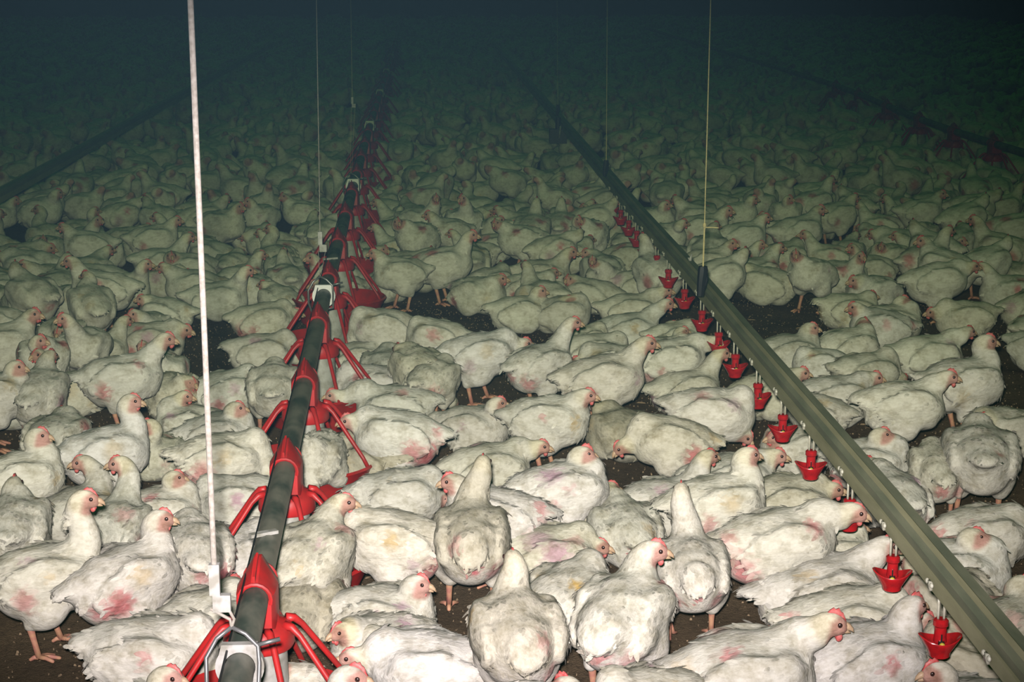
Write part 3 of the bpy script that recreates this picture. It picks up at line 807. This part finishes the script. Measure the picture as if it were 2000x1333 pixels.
def feeder_meshes():
    R = {}
    m = MB()                                # saddle cap: a peaked hood the pipe runs through
    def sec(y, top, hw, sh, bot): return [(-hw, y, bot), (-hw, y, sh), (-hw * .55, y, sh + (top - sh) * .55), (-.006, y, top), (.006, y, top), (hw * .55, y, sh + (top - sh) * .55), (hw, y, sh), (hw, y, bot)]
    S = [sec(-.052, .024, .0265, .004, -.050), sec(-.040, .032, .031, .006, -.055), sec(.012, .050, .034, .004, -.055), (sec(.040, .047, .031, .004, -.055)), sec(.052, .030, .0265, .004, -.050)]
    v = [p for s in S for p in s]; f = []
    for i in range(len(S) - 1):
        for k in range(7): f.append((i * 8 + k, i * 8 + k + 1, i * 8 + 9 + k, i * 8 + 8 + k))
    f += [tuple(range(7, -1, -1)), tuple(range(32, 40))]
    m.add(v, f)
    for s in (-1, 1):                       # lips round the two pipe openings
        m.tube([(.0265 * math.cos(a), s * .054, .0265 * math.sin(a)) for a in np.linspace(-.3, math.pi + .3, 12)], .0035, 6)
    m.box((0, -.02, .044), (.004, .075, .012), Matrix.Rotation(.22, 3, 'X'))
    R['saddle_cap'] = (m.mesh('saddle_cap', M_RED, angle=35), 'pan')
    m = MB()
    m.lathe([(.033, -.040), (.036, -.052), (.052, -.060), (.058, -.068), (.060, -.092), (.057, -.098), (.052, -.096), (.050, -.06)], 28)
    R['cone'] = (m.mesh('cone', M_RED, angle=40), '')
    m = MB()
    m.lathe([(.046, -.09), (.048, -.15), (.052, -.205), (.058, -.23), (.050, -.235)], 24)
    R['feed_tube'] = (m.mesh('feed_tube', M_WHITE, angle=40), '')
    m = MB()
    m.tube([(.048, 0, -.058), (.062, 0, -.060), (.076, 0, -.073), (.155, 0, -.182), (.168, 0, -.205)], [.0085, .0070, .0056, .0052, .0052], 7)
    R['spoke'] = (m.mesh('spoke', M_RED), '')
    m = MB()
    m.lathe([(0., -.272), (.11, -.272), (.118, -.276), (.130, -.295), (.142, -.295), (.146, -.288), (.150, -.255), (.172, -.212), (.178, -.205), (.172, -.200), (.164, -.208), (.140, -.255), (.110, -.262), (.055, -.245), (0, -.235)], 36)
    R['pan'] = (m.mesh('pan', M_RED, angle=35), '')
    m = MB()
    m.lathe([(0, -.236), (.055, -.243), (.110, -.258), (.128, -.256)], 24)
    R['feed'] = (m.mesh('feed', plain('feed_crumbs', (.34, .24, .12), .9, c2=(.20, .13, .06), nscale=250.)), '')
    return R
FM = feeder_meshes()
ORD = ['first', 'second', 'third', 'fourth', 'fifth', 'sixth', 'seventh', 'eighth', 'ninth', 'tenth', 'eleventh', 'twelfth', 'thirteenth', 'fourteenth', 'fifteenth', 'sixteenth', 'seventeenth', 'eighteenth', 'nineteenth', 'twentieth',
       'twenty-first', 'twenty-second', 'twenty-third', 'twenty-fourth', 'twenty-fifth', 'twenty-sixth', 'twenty-seventh', 'twenty-eighth', 'twenty-ninth', 'thirtieth', 'thirty-first', 'thirty-second', 'thirty-third', 'thirty-fourth', 'thirty-fifth', 'thirty-sixth', 'thirty-seventh', 'thirty-eighth', 'thirty-ninth', 'fortieth']
def make_feeder():
    root = empty('pan_feeder')
    for k in ('saddle_cap', 'cone', 'feed_tube', 'pan', 'feed'):
        obj(k, FM[k][0], root)
    for i in range(8):
        a = math.radians(22.5 + i * 45)
        o = obj('spoke', FM['spoke'][0], root); o.rotation_euler = (0, 0, a)
    root.location = (0, 0, TZ)
    return root
_pf = None
def place_feeder(x, y, label, group):
    global _pf
    if _pf is None: _pf = o = make_feeder()
    else: o = copy_tree(_pf)
    o.location = (x, y, TZ); o.rotation_euler = (0, 0, rng.uniform(-.12, .12) * 0)
    tag(o, label, 'feeder', group)
    return o
PANS = [2.809 - .01 + .7495 * k for k in range(30)]
for k, y in enumerate(PANS):
    lb = ('red pan feeder nearest the camera on the feed pipe, at the bottom left' if k == 0 else
          '%s red pan feeder from the front along the feed pipe%s' % (ORD[k], ', behind a white hanger' if k in (4, 8, 12) else ', dim' if k > 9 else ', spokes over the pan'))
    place_feeder(pipe_x(y), y, lb, 'pan feeders on the long feed pipe')
F2 = [(3.37, 10.126), (3.376, 10.932), (3.414, 11.833), (3.50, 13.0), (3.60, 14.25), (3.66, 15.28)]
x2 = lambda y: float(np.interp(y, [b for a, b in F2] + [30], [a for a, b in F2] + [3.9]))
feed_pipe('feed_pipe', x2, 9.2, 30., 'second feed pipe, very dim, running through the dark at far right')
for k, (x, y) in enumerate(F2):
    place_feeder(x, y, '%s dark red feeder from the right on the dim far right feed pipe' % ORD[k], 'pan feeders on the far right pipe')

# ------------------------------------------------------------------ hangers and suspension cords
def ring_pts(r, a0, a1, n, y, dx=0, dz=0): return [(dx + r * math.cos(a), y, dz + r * math.sin(a)) for a in np.linspace(a0, a1, n)]
def make_hanger(disc_mat):
    root = empty('pipe_hanger')
    m = MB()                                # white disc clamped round the pipe, flat topped
    out, inn = [], []
    for k in range(32):
        a = 2 * math.pi * k / 32
        x, z = .036 * math.cos(a), .036 * math.sin(a)
        if z > .025: x, z = max(-.026, min(.026, x * 1.45)), .035
        out.append((x, z)); inn.append((.0232 * math.cos(a), .0232 * math.sin(a)))
    v, f = [], []
    for y in (-.007, .007):
        v += [(x, y, z) for x, z in out] + [(x, y, z) for x, z in inn]
    n = 32
    for k in range(n):
        k2 = (k + 1) % n
        f += [(k, k2, n + k2, n + k), (2 * n + k2, 2 * n + k, 3 * n + k, 3 * n + k2), (k, 2 * n + k, 2 * n + k2, k2), (n + k, n + k2, 3 * n + k2, 3 * n + k)]
    m.add(v, f)
    obj('disc', m.mesh('disc', disc_mat, angle=40), root)
    m = MB()                                # bent wire that carries the pipe
    m.tube([(-.010, -.004, .062), (-.032, -.008, .046), (-.048, -.012, .018), (-.046, -.03, -.018), (-.036, -.05, -.040), (0, -.058, -.034), (.030, -.05, -.030), (.030, -.016, .010), (.028, -.01, .034), (.010, -.006, .052), (-.010, -.004, .062)], .0034, 7)
    m.tube([(.028, -.01, .036), (.060, -.004, .042)], .0034, 6)
    obj('wire_hook', m.mesh('wire_hook', M_WIRE), root)
    return root
_hg = None
HANG = [2.47, 5.473, 8.30, 11.5, 14.5, 17.5, 20.5, 23.5, 33.9]
for k, y in enumerate(HANG):
    if k < 2: _hg = o = make_hanger(M_WHITE if k == 0 else M_WHITE_CLEAN)
    else: o = copy_tree(_hg)
    o.location = (pipe_x(y), y, TZ)
    tag(o, 'wire pipe hanger with white flat topped disc, ' + ('at the bottom edge under the thick rope' if k == 0 else '%s one up the feed pipe' % ORD[k]), 'hanger', 'hangers along the feed pipe')

def at_y(px, py, y):
    r = ray(px, py); return CAM + r * ((y - CAM[1]) / r[1])

def rope(name, top, mid, bot, r, mat, label, adjuster=None, hook=None, knot=None, cat='rope'):
    """cord from above the frame to its fitting; top and bottom given as points in the shed"""
    top, mid, bot = [Vector(p) for p in (top, mid, bot)]
    root = empty(name, bot)
    inv = Matrix.Translation(-bot)
    def part(nm, m, mt):
        o = obj(nm, m.mesh(nm, mt, angle=40), root); o.matrix_parent_inverse = inv; return o
    up = top + (top - mid) * ((3.0 - top.z) / max(.05, (top - mid).z))
    end = mid
    m = MB()
    pts = [up.lerp(top, t) for t in (0, .5)] + [top.lerp(end, t) for t in np.linspace(0, 1, 14)]
    m.tube(pts, r, 9); 
    part('cord', m, mat)
    if adjuster:
        L = adjuster
        m = MB()
        m.box(end + Vector((.000, 0, -L * .30)), (L * .20, L * .16, L * .62))
        m.box(end + Vector((.010 * L / .08, 0, -L * .78)), (L * .34, L * .16, L * .34))
        part('adjuster', m, M_WHITE)
        e2 = end + Vector((0, 0, -L * .9))
        m = MB()
        m.tube([e2 + Vector((-L * .10, 0, 0)), bot + Vector((-.002, 0, .012)), bot], r * .55, 7)
        m.tube([e2 + Vector((L * .24, 0, 0)), bot + Vector((.004, 0, .012)), bot], r * .55, 7)
        part('lower_cord', m, mat)
    else:
        m = MB(); m.tube([end, end.lerp(bot, .5), bot], r * 1.5, 8); part('lower_cord', m, mat)
    if knot:
        m = MB(); m.ball(tuple(end), (r * 3.2, r * 3.2, r * 5), 8)
        m.tube([end - Vector((0, 0, r * 4)), end + Vector((knot * .5, 0, -r * 4.)), end + Vector((knot, 0, -r * 5))], r, 6)
        part('knot', m, mat)
    if hook:
        m = MB()
        m.tube([bot + Vector((0, 0, .012)), bot, bot - Vector((.004, 0, hook * .5)), bot - Vector((.006, 0, hook))], [hook * .16, hook * .20, hook * .17, hook * .14], 8)
        m.tube([bot + Vector((hook * .11, 0, 0)), bot + Vector((hook * .16, 0, -hook * .35)), bot + Vector((hook * .05, 0, -hook * .75))], hook * .06, 6)
        part('hook', m, M_DARK)
    tag(root, label, cat)
    return root
y = HANG[0]
rope('suspension_rope', at_y(372, 2, y), at_y(418, 1103, y), (pipe_x(y) - .010, y - .004, TZ + .062), .0043, M_ROPE, 'thick white rope on the left with a white plastic adjuster at its lower end', adjuster=.076)
y = HANG[1]
rope('hanging_cord', at_y(618, 2, y), at_y(625, 453, y), (pipe_x(y) - .010, y - .004, TZ + .062), .0015, M_ROPE, 'thin pale cord with small white adjuster above the second pipe hanger', adjuster=.066)
y = HANG[2]
rope('hanging_cord', at_y(685, 2, y), at_y(688, 190, y), (pipe_x(y) - .010, y - .004, TZ + .062), .0010, M_TWINE, 'faint dim cord going up from the third pipe hanger', adjuster=.05)

# ------------------------------------------------------------------ drinker line
RZ = .305
_rxy = np.array([(.862, 1.6), (.880, 2.6), (.895, 3.4), (.905, 4.6), (.918, 5.5), (.925, 7.2), (.94, 8.5), (.975, 12.), (1.02, 18.), (1.1, 30.)])
def rail_x(y): return float(np.interp(y, _rxy[:, 1], _rxy[:, 0]))
def drinker_line(xf, y0, y1, label):
    root = empty('drinker_line', (xf(y0), y0, 0)); inv = Matrix.Translation((-xf(y0), -y0, 0))
    ys = np.arange(y0, y1 + .01, .5)
    def extr(prof, name, mat):
        m = MB(); n = len(prof); v, f = [], []
        for y in ys: v += [(xf(y) + a, y, RZ + b) for a, b in prof]
        for i in range(len(ys) - 1):
            for k in range(n):
                k2 = (k + 1) % n; f.append((i * n + k, i * n + k2, i * n + n + k2, i * n + n + k))
        f += [tuple(range(n - 1, -1, -1)), tuple(range((len(ys) - 1) * n, len(ys) * n))]
        m.add(v, f); o = obj(name, m.mesh(name, mat, angle=25), root); o.matrix_parent_inverse = inv
    extr([(-.024, -.022), (.024, -.022), (.024, .002), (.0235, .004), (-.0235, .004), (-.024, .002)], 'water_pipe', M_RAIL)
    extr([(-.0185, .0035), (.0235, .0035), (.0235, .021), (.018, .032), (-.002, .034), (-.006, .028), (-.0185, .019)], 'support_rail', M_RAIL_TOP)
    extr([(-.010, .0275), (-.005, .0275), (-.0025, .0345), (-.006, .037)], 'rail_lip', M_RAIL)
    tag(root, label, 'drinker line')
    return root, inv
dl, dinv = drinker_line(rail_x, 1.7, 24., 'olive grey drinker rail crossing from bottom right towards the upper middle')
CUPS = [2.44, 2.760, 3.085, 3.443, 3.817, 4.143, 4.475, 4.833, 5.138, 5.482, 5.862, 6.263, 6.58, 6.9, 7.22, 7.53, 7.86, 8.2]
m = MB()                                    # clip with two pale knobs on the pipe's left edge
m.box((-.025, 0, -.014), (.006, .018, .014)); m.ball((-.027, -.013, -.010), (.0035, .006, .005), 8); m.ball((-.027, .012, -.010), (.0035, .006, .005), 8)
clip_me = m.mesh('clip', M_CLEAR)
for y in CUPS:
    o = obj('clip', clip_me, dl); o.matrix_parent_inverse = dinv; o.location = (rail_x(y), y + .02, RZ)

def make_drinker():
    root = empty('nipple_drinker')          # origin on the cup's rim
    m = MB()
    for s in (-.0055, .0055): m.tube([(s, 0, .030), (s, 0, .086)], .0026, 8)
    obj('stem', m.mesh('stem', M_CLEAR), root)
    m = MB()
    m.lathe([(0, .036), (.011, .036), (.0145, .033), (.0145, .024), (.0115, .021), (.0115, .004), (.0125, -.006), (0, -.006)], 18)
    obj('cap', m.mesh('cap', M_CUP, angle=40), root)
    m = MB()                                # flared cup with two raised wings, left and right
    n = 32; prof = [(.012, -.036), (.016, -.036), (.0195, -.033), (.0205, -.026), (.028, -.014), (.0345, -.003), (.036, .000), (.0345, .0015), (.030, -.003), (.020, -.015), (.013, -.018), (0, -.019)]
    v, f = [], []
    for r, z in prof:
        for k in range(n):
            a = 2 * math.pi * k / n
            w = math.cos(a) ** 2
            q = max(0., (r - .018) / .018)
            v.append((r * math.cos(a) * (1 + .14 * q), r * math.sin(a) * (1 - .18 * q), z + q * (.007 * w - .006 * (1 - w))))
    for i in range(len(prof) - 1):
        for k in range(n):
            k2 = (k + 1) % n; f.append((i * n + k, i * n + k2, i * n + n + k2, i * n + n + k))
    f.append(tuple(range(n - 1, -1, -1)))
    m.add(v, f)
    obj('cup', m.mesh('cup', M_CUP, angle=40), root)
    m = MB(); m.lathe([(0, -.002), (.0060, -.002), (.0060, -.012), (0, -.012)], 12, (0, -.012, 0)); m.tube([(0, -.0128, -.002), (0, -.0128, .010)], .0016, 6)
    obj('nipple', m.mesh('nipple', M_STEEL, angle=40), root)
    m = MB(); m.ball((0, -.0195, -.0075), (.0056, .0052, .0048), 10)
    obj('nipple_valve', m.mesh('nipple_valve', M_YELLOW), root)
    return root
_dk = None
def place_drinker(x, y, label, group):
    global _dk
    if _dk is None: _dk = o = make_drinker()
    else: o = copy_tree(_dk)
    o.scale = (.9, .9, .95); o.location = (x, y, RZ - .100); o.rotation_euler = (0, 0, rng.uniform(-.25, .25))
    tag(o, label, 'drinker', group)
for k, y in enumerate(CUPS[1:]):
    place_drinker(rail_x(y) - .010, y, 'red winged drinker cup hanging under the olive rail, ' + ('nearest the bottom right corner' if k == 0 else '%s up from the bottom right' % ORD[k]), 'drinker cups under the olive rail')

xl = lambda y: -1.86 + 0 * y
dl2, _ = drinker_line(xl, 6.4, 24., 'second drinker rail, nearly black, in the dark upper left')

y = 5.16
rope('suspension_twine', at_y(1388, 2, y), at_y(1376, 440, y), at_y(1373, 528, y), .0017, M_TWINE, 'yellowish twine with a knot and black hook holding the drinker rail, right', hook=.078, knot=.042)
y = 8.15
rope('suspension_twine', at_y(1186, 2, y), at_y(1184.5, 270, y), at_y(1184, 318, y), .0014, M_TWINE, 'thin twine with black hook further along the drinker rail, upper middle', hook=.062)
y = 11.3
rope('suspension_twine', at_y(1088, 2, y), at_y(1089, 160, y), at_y(1090, 208, y), .0010, M_TWINE, 'very faint twine at the far end of the drinker rail', hook=.06)
m = MB(); p = at_y(1090, 226, 11.35)        # dark regulator box on the far end of the drinker rail
rb = empty('pressure_regulator', (p[0], p[1], RZ - .09))
m.box((0, 0, .03), (.11, .08, .09)); m.tube([(0, 0, .05), (0, 0, .15)], .018, 10)
obj('housing', m.mesh('housing', M_DARK, angle=40), rb)
m = MB(); m.tube([(.004, -.052, .02), (.012, -.056, .10)], .006, 8); obj('sight_tube', m.mesh('sight_tube', M_WHITE), rb)
tag(rb, 'black pressure regulator box at the dim far end of the drinker rail', 'regulator')
for px, py, y in ((1325, 503, 5.85), (1166, 317, 8.6)):
    m = MB(); p = at_y(px, py, y); x = rail_x(y) + .004
    t = empty('cable_tie', (x, y, RZ + .03))
    m.tube([(0, 0, -.004), (.002, 0, .012), (.006, 0, .026)], [.006, .005, .002], 7); m.tube([(0, 0, .004), (-.006, 0, .014)], [.004, .002], 6)
    obj('strap', m.mesh('strap', M_WHITE), t)
    tag(t, 'small white plastic tie sticking up from the drinker rail, %s one' % ('nearer' if y < 7 else 'farther'), 'cable tie')

# ------------------------------------------------------------------ the dim crowd: individuals first
def in_view(x, y, z=.12, mg=60):
    u, v = pix((x, y, z)); return -mg < u < 2000 + mg and -60 < v < 1333 + mg

GAPS = [on_plane(px, py, 0.)[:2] for px, py in ((1730, 600), (1785, 655), (1960, 800), (1990, 760), (1640, 505), (300, 625), (950, 560), (1130, 680), (1260, 575), (1200, 415), (1620, 650), (845, 640), (950, 420), (870, 640), (1240, 675), (1560, 560))]
def free(x, y, P, dmin):
    for a in P:
        if (a[0] - x) ** 2 + (a[1] - y) ** 2 < dmin * dmin: return False
    return True
def scatter(x0f, x1f, y0, y1, dmin, tries, seeds):
    """dart throwing with a grid, so birds stand about a body apart"""
    rg = np.random.default_rng(42)
    cell = dmin / 1.42; G = {}
    def key(x, y): return (int(x // cell), int(y // cell))
    for s in seeds: G.setdefault(key(*s), []).append(s)
    out = []
    for _ in range(tries):
        y = y0 + (y1 - y0) * rg.random() ** .75
        a, b = x0f(y), x1f(y)
        x = a + (b - a) * rg.random()
        k = key(x, y); ok = True
        for i in range(-2, 3):
            for j in range(-2, 3):
                for q in G.get((k[0] + i, k[1] + j), ()):
                    if (q[0] - x) ** 2 + (q[1] - y) ** 2 < dmin * dmin: ok = False
        if not ok: continue
        if any((g[0] - x) ** 2 + (g[1] - y) ** 2 < .045 for g in GAPS): continue
        if abs(x - pipe_x(y)) < .20 and min(abs(y - q) for q in PANS) < .20: continue
        G.setdefault(k, []).append((x, y)); out.append((x, y))
    return out
left = lambda y: -.30 * y - .1
right = lambda y: .40 * y + .1
pts = scatter(left, right, 4.9, 10., .188, 14000, placed)
pts = [p for p in pts if in_view(*p, mg=40)]
pts = [p for p in pts if p[1] > 6.55 or pix((*p, .1))[1] < 560 or not (330 < pix((*p, .1))[0] < 1990)]
pts.sort(key=lambda p: p[1])
NI = 300 - len(placed)
solo, rest_near = pts[:NI], pts[NI:]

VAR = []
for v in range(18):
    rg = np.random.default_rng(500 + v)
    sit = v % 3 != 2; zb = .082 if sit else .170
    mode = v % 6
    if mode in (0, 2, 3, 5): head = np.array([.118 + rg.normal(0, .008), rg.normal(0, .02), zb + rg.uniform(.085, .135)]); hy = rg.uniform(-.9, .9); hp_ = .15
    elif mode == 1: head = np.array([.125, rg.normal(0, .03), zb + .045]); hy = rg.uniform(-.6, .6); hp_ = .3
    else: head = np.array([.09, .035, zb + .07]); hy = rg.uniform(.5, 2.2); hp_ = .1
    p = dict(sit=sit, head=head, hyaw=hy, hpit=hp_, pitch=rg.normal(0, .06), fat=rg.uniform(.97, 1.07), tail=rg.uniform(-.25, .2), ruff=.2, stride=rg.uniform(-.02, .02),
             base=tuple(np.array([.80, .765, .69]) * rg.uniform(.92, 1.02)), spots=random_spots(rg), droop=rg.uniform(0, .2))
    VAR.append(p)
protos = {}
def facing(a):
    a %= 360
    return 'right' if a < 45 or a >= 315 else 'away' if a < 135 else 'left' if a < 225 else 'the camera'
rg = np.random.default_rng(77)
solo_info = []
for (x, y) in solo:
    v = int(rg.integers(0, len(VAR)))
    a = float(rg.choice([0, 0, 20, -20, 180, 180, 165, 200, 90, 60, 120, 270, 300, 240])) + rg.normal(0, 18)
    solo_info.append([x, y, v, a, float(rg.uniform(.82, .97))])
# say of each where it is: which feeder it is level with, and how far it sits from pipe or rail
bands = {}
for q in solo_info:
    x, y = q[:2]
    k = max(0, min(len(ORD) - 1, int(round((y - PANS[0]) / .7495))))
    z = 'pipe-left' if x < pipe_x(y) else 'pipe-right' if x < (pipe_x(y) + rail_x(y)) / 2 else 'rail-left' if x < rail_x(y) else 'rail-right'
    bands.setdefault((k, z), []).append(q)
for (k, z), L in bands.items():
    ref = 'feed pipe' if z.startswith('pipe') else 'drinker rail'; side = z.split('-')[1]
    L.sort(key=lambda q: abs(q[0] - (pipe_x(q[1]) if ref == 'feed pipe' else rail_x(q[1]))))
    for n_, q in enumerate(L):
        q.append('dim chicken facing %s, level with %s feeder, %s one %s of the %s' % (facing(q[3]), ORD[k], ORD[n_], side, ref))
for x, y, v, a, s, lb in solo_info:
    if v not in protos:
        o = protos[v] = build_bird(VAR[v], .0078, 70, np.random.default_rng(900 + v), comb=[.7, .9, 1.1][v % 3])
    else: o = copy_tree(protos[v])
    o.location = (x, y, 0); o.rotation_euler = (0, 0, math.radians(a)); o.scale = (s, s, s)
    tag(o, lb, 'chicken', 'broiler chickens in the dim crowd')

# the rest of the flock, past the three hundred that show largest: one object
def lod(p, h):
    V, Q, T, C, legs, _, _ = make_bird(p, h)
    return V, Q, C
seeds = [tuple(q) for q in placed] + [tuple(q) for q in pts]
far_pts = scatter(lambda y: -.27 * y - .4, lambda y: .37 * y + .4, 9.6, 41.5, .20, 90000, seeds)
lo_edge = -11.2; far_pts = [p for p in far_pts if lo_edge < p[0] < 12.2]
side_pts = scatter(lambda y: -.30 * y - 1.6, lambda y: .40 * y + 1.6, 2.4, 9.8, .20, 12000, seeds + far_pts)
side_pts = [p for p in side_pts if not (-130 < pix((*p, .1))[0] < 2130) and abs(p[0]) < 9]     # the crowd goes on beyond both edges of the frame
allp = rest_near + far_pts + side_pts
ls = {}
for name_, h_, nv in (('a', .0125, 8), ('b', .022, 6), ('c', .034, 4)):
    ls[name_] = [lod(VAR[(i * 5) % len(VAR)], h_) for i in range(nv)]
VV, QQ, CC = [], [], []; n0 = 0
rg = np.random.default_rng(5)
for x, y in allp:
    L = ls['a' if y < 12.5 else 'b' if y < 20 else 'c']
    V, Q, C = L[rg.integers(0, len(L))]
    a = rg.uniform(0, 2 * math.pi); s = rg.uniform(.82, .98)
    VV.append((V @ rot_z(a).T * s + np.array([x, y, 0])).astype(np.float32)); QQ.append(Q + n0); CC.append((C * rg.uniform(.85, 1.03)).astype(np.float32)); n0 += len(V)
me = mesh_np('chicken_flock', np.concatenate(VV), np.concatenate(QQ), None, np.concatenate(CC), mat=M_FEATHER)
tag(obj('chicken_flock', me), 'far packed flock of white chickens fading into the dark shed', 'chickens', kind='stuff')
print('birds', len(placed), len(solo), len(allp), 'flock quads', len(me.polygons))

# ------------------------------------------------------------------ litter on the floor
rg = np.random.default_rng(3)
n = 14000
lx = rg.uniform(-1.3, 2.2, n); ly = rg.uniform(2.7, 7., n)
L = rg.uniform(.002, .006, n); L[:160] = rg.uniform(.012, .032, 160)
W = np.minimum(L * .45, .005); A = rg.uniform(0, 6.28, n); tz = ground_z(lx, ly) - .003
dx, dy = np.cos(A), np.sin(A)
def P4(u, w, zz): return np.stack([lx + dx * L * u - dy * W * w, ly + dy * L * u + dx * W * w, tz + zz], 1)
hh = rg.uniform(.002, .005, n)
V = np.stack([P4(-.5, -.5, 0), P4(.5, -.4, 0), P4(.45, .5, 0), P4(-.5, .4, 0), P4(-.3, 0, hh), P4(.35, 0, hh * .9)], 1).reshape(-1, 3)
k = np.arange(n) * 6
Q = np.concatenate([np.stack([k, k + 1, k + 5, k + 4], 1), np.stack([k + 2, k + 3, k + 4, k + 5], 1)])
T = np.concatenate([np.stack([k + 1, k + 2, k + 5], 1), np.stack([k + 3, k, k + 4], 1)])
tag(obj('litter', mesh_np('litter', V, Q, T, smooth=False), mat=M_LITTER), 'crumbs and wood shavings scattered on the dark trodden litter', 'litter', kind='stuff')

# ------------------------------------------------------------------ added haze volume: lifts the blacks, dims and tints the distance
hm = bpy.data.materials.new('tinted_haze'); hm.use_nodes = True
nt = hm.node_tree
nt.nodes.remove(nt.nodes['Principled BSDF'])
vs = N(nt, 'ShaderNodeVolumeScatter', Density=HAZE, Anisotropy=0.)
vs.inputs['Color'].default_value = (.30, .67, .67, 1)
va = N(nt, 'ShaderNodeVolumeAbsorption', Density=max(AIR_TINT) * 1.)
va.inputs['Color'].default_value = (*[1 - d / max(AIR_TINT) for d in AIR_TINT], 1)
ad = nt.nodes.new('ShaderNodeAddShader')
nt.links.new(vs.outputs[0], ad.inputs[0]); nt.links.new(va.outputs[0], ad.inputs[1])
nt.links.new(ad.outputs[0], nt.nodes['Material Output'].inputs['Volume'])
m = MB(); m.box((.5, 20.5, 1.48), (23.9, 46.9, 3.0))
tag(obj('haze', m.mesh('haze', smooth=False), mat=hm), 'thin tinted haze added to the air of the whole shed', 'haze', kind='stuff')
